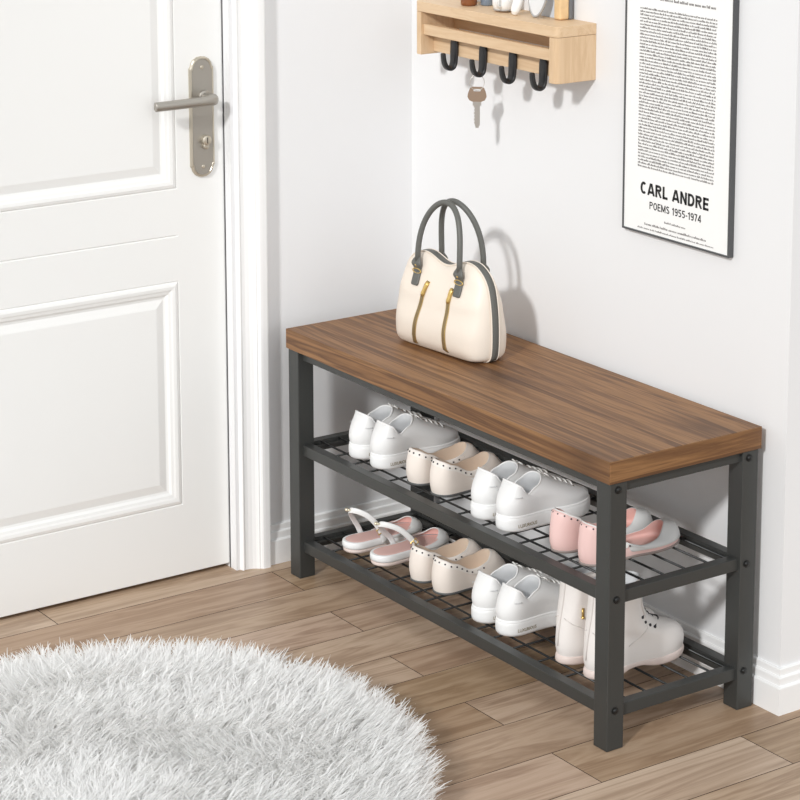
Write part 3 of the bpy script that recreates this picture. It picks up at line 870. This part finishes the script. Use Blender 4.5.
for x0, x1, o in ((RXa, RXa + .0215, -1), (RXb - .0215, RXb, 1)):
    bm = BM(); rad = .011
    pts = [(WY, ST - .0004), (RYf, ST - .0004)] if False else None
    prof2 = [(x0, WY), (x0, RYf + (rad if o < 0 else .001))]
    if o < 0: prof2 += [(x0 + rad - rad * math.cos(q), RYf + rad - rad * math.sin(q)) for q in [PI / 2 * k / 6 for k in range(1, 7)]] + [(x1, RYf)]
    else: prof2 = [(x0, WY), (x0, RYf)] + [(x1 - rad + rad * math.sin(q), RYf + rad - rad * math.cos(q)) for q in [PI / 2 * k / 6 for k in range(0, 7)]]
    prof2 += [(x1, WY)]
    vb = [bm.verts.new((x, y, RZ0)) for x, y in prof2]; vt = [bm.verts.new((x, y, ST - .0005)) for x, y in prof2]
    bm.faces.new(vb); bm.faces.new(vt)
    for i in range(len(prof2)): bm.faces.new((vb[i], vb[(i + 1) % len(prof2)], vt[(i + 1) % len(prof2)], vt[i]))
    obj('side_panel', bm, 'light_oak_end', rack, bevel=.001)
xi0, xi1 = RXa + .0215, RXb - .0215
obj('front_rail', box(BM(), xi0, xi1, .2665, .2785, 1.0775, 1.0985), 'light_oak', rack, bevel=.0008)
obj('back_board', box(BM(), xi0, xi1, .2905, .304, 1.0425, 1.0735), 'light_oak', rack, bevel=.0008)
obj('back_panel', box(BM(), xi0, xi1, .340, WY, 1.085, ST), 'light_oak', rack)
hook_x = [.1655 + .0935 * k for k in range(4)]
for hx in hook_x:
    path = [(hx, .2870, 1.0760), (hx, .2868, 1.062), (hx, .2862, 1.045), (hx, .2855, 1.031), (hx, .2825, 1.0225), (hx, .2760, 1.0185), (hx, .2695, 1.0210), (hx, .2645, 1.0280), (hx, .2615, 1.0380), (hx, .2605, 1.0470), (hx, .2604, 1.0500)]
    sp = spline(path, 44)
    wd = [lerp_table(k / 43, [(0, .0070), (.035, .0104), (.10, .0114), (.4, .0104), (.62, .0078), (.93, .0058), (1, .0038)]) for k in range(44)]
    bm = BM(); tube(bm, sp, wd, 14, side=(1, 0, 0), flat=[.0037 / max(q, .004) for q in wd], power=3)
    obj('hook', bm, 'black', rack, smooth=True)

# key hanging from the second hook
kx, ky = hook_x[1] + .002, .2715
key = thing('hanging_key', 'brown-headed silver key on a wire ring hanging from the second hook', 'key', (kx, ky, .918), math.radians(50))
bm = BM(); zc = 1.0055 - .918; KR = .0150
tube(bm, [(KR * .92 * math.cos(q), .002 * math.sin(q), zc + KR * math.sin(q)) for q in [2 * PI * k / 40 for k in range(40)]], .00075, 6, closed=True)
obj('key_ring', bm, 'key_steel', key, smooth=True)
out = [(-.0085, .0005), (-.0150, .0035), (-.0182, .0100), (-.0172, .0170), (-.0135, .0265), (-.0105, .0290), (.0105, .0290), (.0135, .0265), (.0172, .0170), (.0182, .0100), (.0150, .0035), (.0085, .0005)]
hole = [(-.0068, .0245), (-.0068, .0205), (.0068, .0205), (.0068, .0245)]
zb_ = .0500
bm = BM()
ov = [[bm.verts.new((x, y, zb_ + z)) for x, z in out] for y in (-.0016, .0016)]
# bow as a plate with a slot: strips between outline and slot
hl = [(-.0068, .0205), (-.0068, .0205), (-.0068, .0210), (-.0068, .0225), (-.0068, .0245), (-.0055, .0250), (.0055, .0250), (.0068, .0245), (.0068, .0225), (.0068, .0210), (.0068, .0205), (.0050, .0203)]
hl[0] = (-.0050, .0203)
hv = [[bm.verts.new((x, y, zb_ + z)) for x, z in hl] for y in (-.0016, .0016)]
nn_ = len(out)
for i in range(nn_):
    j = (i + 1) % nn_
    bm.faces.new((ov[0][i], ov[0][j], hv[0][j], hv[0][i])); bm.faces.new((ov[1][i], hv[1][i], hv[1][j], ov[1][j]))
    bm.faces.new((ov[0][i], ov[1][i], ov[1][j], ov[0][j])); bm.faces.new((hv[0][i], hv[0][j], hv[1][j], hv[1][i]))
obj('key_bow', bm, 'key_head', key)
bm = BM(); box(bm, -.0082, .0082, -.0014, .0014, zb_ - .007, zb_ + .0015); box(bm, -.0042, .0056, -.0011, .0011, .004, zb_ - .006)
for k in range(6):
    box(bm, -.0056 - (.0006 if k % 2 else 0), -.0040, -.0010, .0010, .008 + k * .0062, .0118 + k * .0062)
box(bm, -.003, .0035, -.001, .001, .0, .0042)
obj('key_blade', bm, 'key_steel', key, bevel=.0003)

# small things standing on the rack
RT = RZ1
def small(name, label, cat, x, y): return thing(name, label, cat, (x, y, RT))
j = small('amber_jar', 'small dark amber jar at the left end of the oak wall rack', 'jar', .1905, .303)
obj('jar_body', lathe(BM(), (0, 0, 0), [(.012, 0), (.0155, .002), (.016, .006), (.016, .040), (.011, .046)]), 'amber', j, smooth=True)
obj('lid', lathe(BM(), (0, 0, 0), [(.0125, .045), (.0125, .058), (.0115, .060)]), 'dark_brown', j, bevel=.0008)
j = small('slate_bottle', 'slim slate-blue bottle behind the amber jar on the wall rack', 'bottle', .208, .333)
obj('bottle_body', lathe(BM(), (0, 0, 0), [(.010, 0), (.0125, .002), (.0125, .05), (.006, .060)]), 'slate', j, smooth=True)
obj('cap', lathe(BM(), (0, 0, 0), [(.0062, .059), (.0062, .072)]), 'dark_brown', j)
j = small('white_mug', 'white ceramic mug with grey foot ring in the middle of the wall rack', 'mug', .298, .307)
obj('mug_body', lathe(BM(), (0, 0, 0), [(.0125, .0015), (.019, .004), (.0225, .014), (.0235, .05), (.0215, .05), (.0205, .016), (.012, .007)]), 'ceramic', j, smooth=True)
bm = BM(); tube(bm, [(.0190 * math.cos(q), .0190 * math.sin(q), .0048) for q in [2 * PI * k / 28 for k in range(28)]], .0016, 6, closed=True)
obj('foot_ring', bm, 'grey_rim', j, smooth=True)
bm = BM(); tube(bm, spline([(.012, -.020, .040), (.018, -.030, .038), (.020, -.034, .026), (.017, -.028, .014), (.012, -.019, .012)], 20), .0028, 8)
obj('mug_handle', bm, 'ceramic', j, smooth=True)
j = small('ceramic_figurine', 'smooth white rounded ceramic ornament next to the mug on the wall rack', 'ornament', .349, .294)
bm = BM(); tube(bm, spline([(0, 0, .004), (.001, .001, .012), (.004, .006, .03), (.006, .010, .055), (.004, .010, .066)], 16), [.005, .0075, .0085, .009, .0095, .0098, .0098, .0098, .0096, .0095, .0094, .0092, .009, .008, .006, .003], 16)
sphere(bm, (0, 0, .0065), .0065, 1.1, 1.1, 1, 14, 10)
obj('body', bm, 'ceramic', j, smooth=True)
j = small('oval_mirror', 'oval hand mirror with a grey rim leaning on the wall rack', 'mirror', .401, .301)
tilt = math.radians(9)
def ov_pt(q, k=1.0, d=0.0):
    x = .028 * k * math.cos(q) * (1 - .12 * -math.sin(q)); z = .052 + .050 * k * math.sin(q)
    return (x, z * math.sin(tilt) + d, z * math.cos(tilt) + .0012)
bm = BM(); loft(bm, [[ov_pt(2 * PI * k / 40, .96, d) for k in range(40)] for d in (-.0012, .0012)], True, True)
obj('mirror_glass', bm, 'frosted', j)
bm = BM(); tube(bm, [ov_pt(2 * PI * k / 40) for k in range(40)], .0024, 8, closed=True)
obj('rim', bm, 'grey_rim', j, smooth=True)
j = small('pale_blue_box', 'pale blue box against the wall behind the oval mirror', 'box', .410, .3385)
obj('body', box(BM(), -.030, .020, -.008, .0105, 0, .085), 'pale_blue', j, bevel=.001)
obj('lid', box(BM(), -.0306, .0206, -.0086, .0111, .085, .097), 'ceramic', j, bevel=.001)
j = small('wooden_brush', 'tan wooden brush with dark grey pad near the right end of the rack', 'brush', .4445, .331)
bm = BM(); pts = [(-.016, 0), (-.0165, .003), (-.0165, .075), (-.010, .086), (.006, .086)]
box(bm, -.010, .010, -.0135, .0085, .0005, .085)
obj('brush_block', bm, 'tan', j, bevel=.004, seg=4)
obj('brush_pad', box(BM(), -.0108, .0108, .0085, .0165, .0005, .086), 'felt', j, bevel=.002)

# ------------------------------------------------------------------ framed poster
PX0, PX1, PZ0, PZ1 = .6125, .8985, .7805, 1.2430
fd = .0125
poster = thing('framed_poster', 'framed white text poster hanging on the wall right of the key rack', 'poster', ((PX0 + PX1) / 2, WY, PZ0))
ox, oz = (PX0 + PX1) / 2, PZ0
pin = BM(); fw = .0034
yf_, yb = -fd, -.0005
box(pin, PX0 - ox, PX0 - ox + fw, yf_, yb, 0, PZ1 - oz); box(pin, PX1 - ox - fw, PX1 - ox, yf_, yb, 0, PZ1 - oz)
box(pin, PX0 - ox + fw, PX1 - ox - fw, yf_, yb, 0, fw); box(pin, PX0 - ox + fw, PX1 - ox - fw, yf_, yb, PZ1 - oz - fw, PZ1 - oz)
obj('frame', pin, 'frame', poster, bevel=.0004)
PPY = -fd + .002
paper = obj('poster_sheet', box(BM(), PX0 - ox + fw, PX1 - ox - fw, PPY, -.002, fw, PZ1 - oz - fw), 'paper', poster)
def line(bm, s, x0, x1, z0, z1, bold=0.0):
    return place_text(bm, s, lambda u, v: (x0 + (x1 - x0) * u - ox, PPY - .0004, z0 + (z1 - z0) * v - oz), bold)
# poster capitals: bold grotesque letters drawn as broad strokes; each glyph is (width, strokes) on a unit-high box
def arc(cx_, cy_, rx, ry, a0, a1, n=14):
    return [(cx_ + rx * math.cos(math.radians(a0 + (a1 - a0) * k / n)), cy_ + ry * math.sin(math.radians(a0 + (a1 - a0) * k / n))) for k in range(n + 1)]
def glyph(ch, w):
    h = w / 2
    if ch == 'C': return .68, [arc(.34, .5, .34 - h, .5 - h, 48, 312, 26)]
    if ch == 'O': return .72, [arc(.36, .5, .36 - h, .5 - h, 0, 360, 32)]
    if ch == 'A': return .74, [[(h * .62, 0), (.37 - h * .30, 1)], [(.74 - h * .62, 0), (.37 + h * .30, 1)], [(.16, .27), (.58, .27)]]
    if ch in 'RP':
        st = [[(h, 0), (h, 1)], [(h, 1 - h), (.36, 1 - h)] + arc(.36, .735, .29 - h, .265 - h, 90, -90)[1:] + [(h, .47 + h)]]
        if ch == 'R': st.append([(.34, .47), (.66 - h * .55, 0)])
        return (.68 if ch == 'R' else .64), st
    if ch == 'L': return .54, [[(h, 0), (h, 1)], [(0, h), (.54, h)]]
    if ch == 'N': return .70, [[(h, 0), (h, 1)], [(.70 - h, 0), (.70 - h, 1)], [(h, 1), (.70 - h, 0)]]
    if ch == 'M': return .84, [[(h, 0), (h, 1)], [(.84 - h, 0), (.84 - h, 1)], [(h, 1), (.42, .1)], [(.84 - h, 1), (.42, .1)]]
    if ch == 'D': return .70, [[(h, 0), (h, 1)], [(h, 1 - h), (.30, 1 - h)] + arc(.30, .5, .40 - h, .5 - h, 90, -90, 20)[1:] + [(h, h)]]
    if ch == 'E': return .58, [[(h, 0), (h, 1)], [(0, h), (.58, h)], [(0, 1 - h), (.58, 1 - h)], [(0, .51), (.53, .51)]]
    if ch == 'S': return .62, [arc(.31, .735, .29 - h, .265 - h, 25, 270, 20) + arc(.31, .265, .31 - h, .265 - h, 90, -155, 20)]
    if ch == '1': return .36, [[(.24, 0), (.24, 1)], [(.02, .74), (.24, .93)]]
    if ch == '9': return .58, [arc(.29, .69, .29 - h, .31 - h, 0, 360, 24), [(.58 - h, .69), (.58 - h, .5)] + arc(.29, .32, .29 - h, .32 - h, 0, -140, 14)]
    if ch == '5': return .58, [[(.54, 1 - h), (.12, 1 - h), (.09, .50)], arc(.27, .32, .31 - h, .32 - h, 125, -140, 22)]
    if ch == '7': return .54, [[(0, 1 - h), (.54, 1 - h)], [(.54 - h, 1 - h), (.20, 0)]]
    if ch == '4': return .60, [[(.44, 0), (.44, 1)], [(.42, .97), (.05, .27)], [(0, .26), (.60, .26)]]
    if ch == '-': return .34, [[(.03, .40), (.31, .40)]]
    return .30, []
def strokes(bm, text, x0, x1, z0, z1, w, gap):
    total = sum(glyph(c, w)[0] for c in text) + gap * (len(text) - 1); sx = (x1 - x0) / total; sz = z1 - z0; x = 0
    for c in text:
        gw, st = glyph(c, w)
        for pl in st:
            P = [Vector((p[0], p[1])) for p in pl]; L_ = []; Rr = []
            for i, p in enumerate(P):
                t0 = (P[i] - P[i - 1]).normalized() if i else (P[1] - P[0]).normalized()
                t1 = (P[i + 1] - P[i]).normalized() if i < len(P) - 1 else t0
                t = (t0 + t1).normalized(); nv = Vector((-t.y, t.x)); k = w / 2 / max(.6, nv.dot(Vector((-t0.y, t0.x))))
                L_.append(p + nv * k); Rr.append(p - nv * k)
            mk = lambda q: bm.verts.new((x0 + (x + q.x) * sx - ox, PPY - .0004, z0 + min(1, max(0, q.y)) * sz - oz))
            lv = [mk(q) for q in L_]; rv = [mk(q) for q in Rr]
            for i in range(len(P) - 1): bm.faces.new((lv[i], rv[i], rv[i + 1], lv[i + 1]))
        x += gw + gap
bm = BM(); strokes(bm, 'CARL ANDRE', .6610, .8435, .8530, .8755, .205, .10)
obj('title', bm, 'ink', paper)
bm = BM(); strokes(bm, 'POEMS 1955-1974', .6865, .8245, .8285, .8420, .155, .13)
obj('subtitle', bm, 'ink', paper)
bm = BM()
def dashes(bm, x0, x1, z, h, seed, fill=.62, step=.0031, word=(3, 8)):
    rr = random.Random(seed); x = x0
    while x < x1 - step:
        for _ in range(rr.randint(*word)):
            if x > x1 - step: break
            w_ = step * rr.uniform(.55, .85); hh = h * rr.choice((.62, .62, .7, 1.0))
            vs = [bm.verts.new((q - ox, PPY - .0004, s - oz)) for q, s in ((x, z), (x + w_, z), (x + w_, z + hh), (x, z + hh))]
            bm.faces.new(vs); x += step
        x += step * .55
for k in range(50):
    z = .9015 + k * (.2905 / 50)
    dashes(bm, .6525, .8565, z, .0038, k, step=.0022, word=(2, 7))
obj('poem_lines', bm, 'ink_grey', paper)
bm = BM()
dashes(bm, .7060, .8535, 1.2060, .0052, 201, step=.0033); dashes(bm, .7275, .7850, .8095, .0036, 202, step=.0030)
dashes(bm, .6735, .8405, .7975, .0042, 203, step=.0032, word=(5, 12)); dashes(bm, .6545, .8590, .7895, .0030, 204, step=.0026, word=(3, 9))
obj('fine_lettering', bm, 'ink_grey', paper)

# ------------------------------------------------------------------ shaggy round rug
RC, RR = (.668, -.768), .522
rug = thing('round_rug', 'fluffy white round shag rug on the wooden floor', 'rug', (RC[0], RC[1], 0))
obj('rug_backing', lathe(BM(), (0, 0, 0), [(RR * .945, .001), (RR * .955, .004), (RR * .95, .009), (RR * .5, .010), (.01, .010)], 96), 'rug_back', rug, smooth=True)
rng = np.random.default_rng(5)
# tufts: a jittered disc of clumps, each with several blades
NT = 8600
rad = RR * np.sqrt(rng.random(NT)); ang = rng.random(NT) * 2 * np.pi
rad = rad * (1 - .045 * np.exp(-((ang - 2.95) / .62) ** 2))      # the pile's outline is a little flattened on the door side
tx, ty = rad * np.cos(ang), rad * np.sin(ang)
def field(x, y):
    return (np.sin(7.1 * x + 3.3 * np.sin(5.3 * y + .7)) + np.cos(8.7 * y - 2.9 * np.sin(4.7 * x)) + .8 * np.sin(15 * x - 11 * y)) * 1.25
flow = field(tx, ty) + rng.normal(0, .8, NT)
edge = np.clip((rad / RR - .72) / .28, 0, 1)
dx, dy_ = np.cos(flow) * (1 - edge) + np.cos(ang) * edge * 1.3, np.sin(flow) * (1 - edge) + np.sin(ang) * edge * 1.3
nn = np.hypot(dx, dy_) + 1e-6; dx /= nn; dy_ /= nn
NBL = 9; NB = NT * NBL; SEG = 5
ti = np.repeat(np.arange(NT), NBL)
bx = tx[ti] + rng.normal(0, .0042, NB); by = ty[ti] + rng.normal(0, .0042, NB)
th = np.arctan2(dy_[ti], dx[ti]) + rng.normal(0, .34, NB)
Ln = rng.uniform(.038, .066, NB); lean = rng.uniform(.62, 1.08, NB)
wdt = rng.uniform(.0013, .0025, NB)
curl = rng.normal(0, .5, NB)
tone = np.clip(np.repeat(rng.normal(.6, .22, NT), NBL) + rng.normal(0, .16, NB), 0, 1)
V = np.zeros((NB, SEG + 1, 2, 3), dtype=np.float32)
wa = th + np.pi / 2 + rng.normal(0, .5, NB)
px_, py_, pz_ = bx.copy(), by.copy(), np.full(NB, .008)
for k in range(SEG + 1):
    f = k / SEG
    wk = wdt * (1 - .82 * f ** 2)
    V[:, k, 0] = np.stack([px_ - np.cos(wa) * wk, py_ - np.sin(wa) * wk, pz_], 1)
    V[:, k, 1] = np.stack([px_ + np.cos(wa) * wk, py_ + np.sin(wa) * wk, pz_], 1)
    el = 1.35 - lean * 1.35 * f ** .8 + .1            # rises steeply, then lies over
    st = Ln / SEG
    tt = th + curl * f
    px_ = px_ + np.cos(tt) * np.cos(el) * st; py_ = py_ + np.sin(tt) * np.cos(el) * st; pz_ = np.maximum(.004, pz_ + np.sin(el) * st)
base = (np.arange(NB) * (SEG + 1) * 2)[:, None]
quad = np.array([[2 * k, 2 * k + 1, 2 * k + 3, 2 * k + 2] for k in range(SEG)])
F = (base[:, :, None] + quad[None]).reshape(-1, 4).astype(np.int32)
me = bpy.data.meshes.new('rug_pile')
me.vertices.add(NB * (SEG + 1) * 2); me.vertices.foreach_set('co', V.reshape(-1))
me.loops.add(F.size); me.loops.foreach_set('vertex_index', F.reshape(-1))
me.polygons.add(len(F)); me.polygons.foreach_set('loop_start', np.arange(0, F.size, 4, dtype=np.int32)); me.polygons.foreach_set('loop_total', np.full(len(F), 4, dtype=np.int32))
me.update(calc_edges=True)
ta = me.attributes.new('tone', 'FLOAT', 'FACE'); ta.data.foreach_set('value', np.repeat(tone, SEG).astype(np.float32))
me.materials.append(M['fibre'])
pile = bpy.data.objects.new('rug_pile', me); COL.objects.link(pile); pile.parent = rug; pile['kind'] = 'stuff'

# ------------------------------------------------------------------ light
def sunlight(name, direction, energy, angle, colour):
    sun = bpy.data.lights.new(name, 'SUN'); sun.energy = energy; sun.angle = math.radians(angle); sun.color = colour
    so = bpy.data.objects.new(name, sun); COL.objects.link(so)
    so.rotation_euler = Vector(direction).to_track_quat('-Z', 'Y').to_euler(); so.location = (2.5, -2.5, 2.4)
sunlight('daylight', (-.42, .80, -.47), 2.03, 4.5, (1.0, 1.0, .995))
sunlight('side_fill', (-.93, .12, -.30), .75, 50, (.97, .985, 1.0))  # added soft fill from the right to brighten door and left wall
wd = bpy.data.worlds.new('soft_room_light'); SC.world = wd; wd.use_nodes = True
bgn = wd.node_tree.nodes['Background']; bgn.inputs['Color'].default_value = (.955, .985, 1.0, 1); bgn.inputs['Strength'].default_value = .62

# ------------------------------------------------------------------ camera
yaw, pitch, roll, f = -.96089, .18432, -.0003, 2423.48769
cx, cy = 420.87115, 122.42262
fw_ = Vector((math.sin(yaw) * math.cos(pitch), math.cos(yaw) * math.cos(pitch), -math.sin(pitch)))
rt = Vector((math.cos(yaw), -math.sin(yaw), 0)); upv = rt.cross(fw_)
r2 = rt * math.cos(roll) + upv * math.sin(roll); u2 = upv * math.cos(roll) - rt * math.sin(roll)
cam = bpy.data.cameras.new('camera'); cam.sensor_width = 36; cam.sensor_fit = 'HORIZONTAL'; cam.lens = f / 800 * 36
cam.shift_x = (400 - cx) / 800; cam.shift_y = (cy - 400) / 800
cam.clip_start = .05; cam.clip_end = 50
co = bpy.data.objects.new('camera', cam); COL.objects.link(co)
co.matrix_world = Matrix(((r2.x, u2.x, -fw_.x, 3.91943), (r2.y, u2.y, -fw_.y, -2.41524), (r2.z, u2.z, -fw_.z, 1.77432), (0, 0, 0, 1)))
SC.camera = co

SC.view_settings.view_transform = 'Standard'; SC.view_settings.look = 'None'
SC.view_settings.gamma = 1.0; SC.view_settings.exposure = 0.0; SC.view_settings.use_curve_mapping = False
SC.cycles.use_denoising = True
SC.cycles.max_bounces = 24; SC.cycles.diffuse_bounces = 20; SC.cycles.transmission_bounces = 20
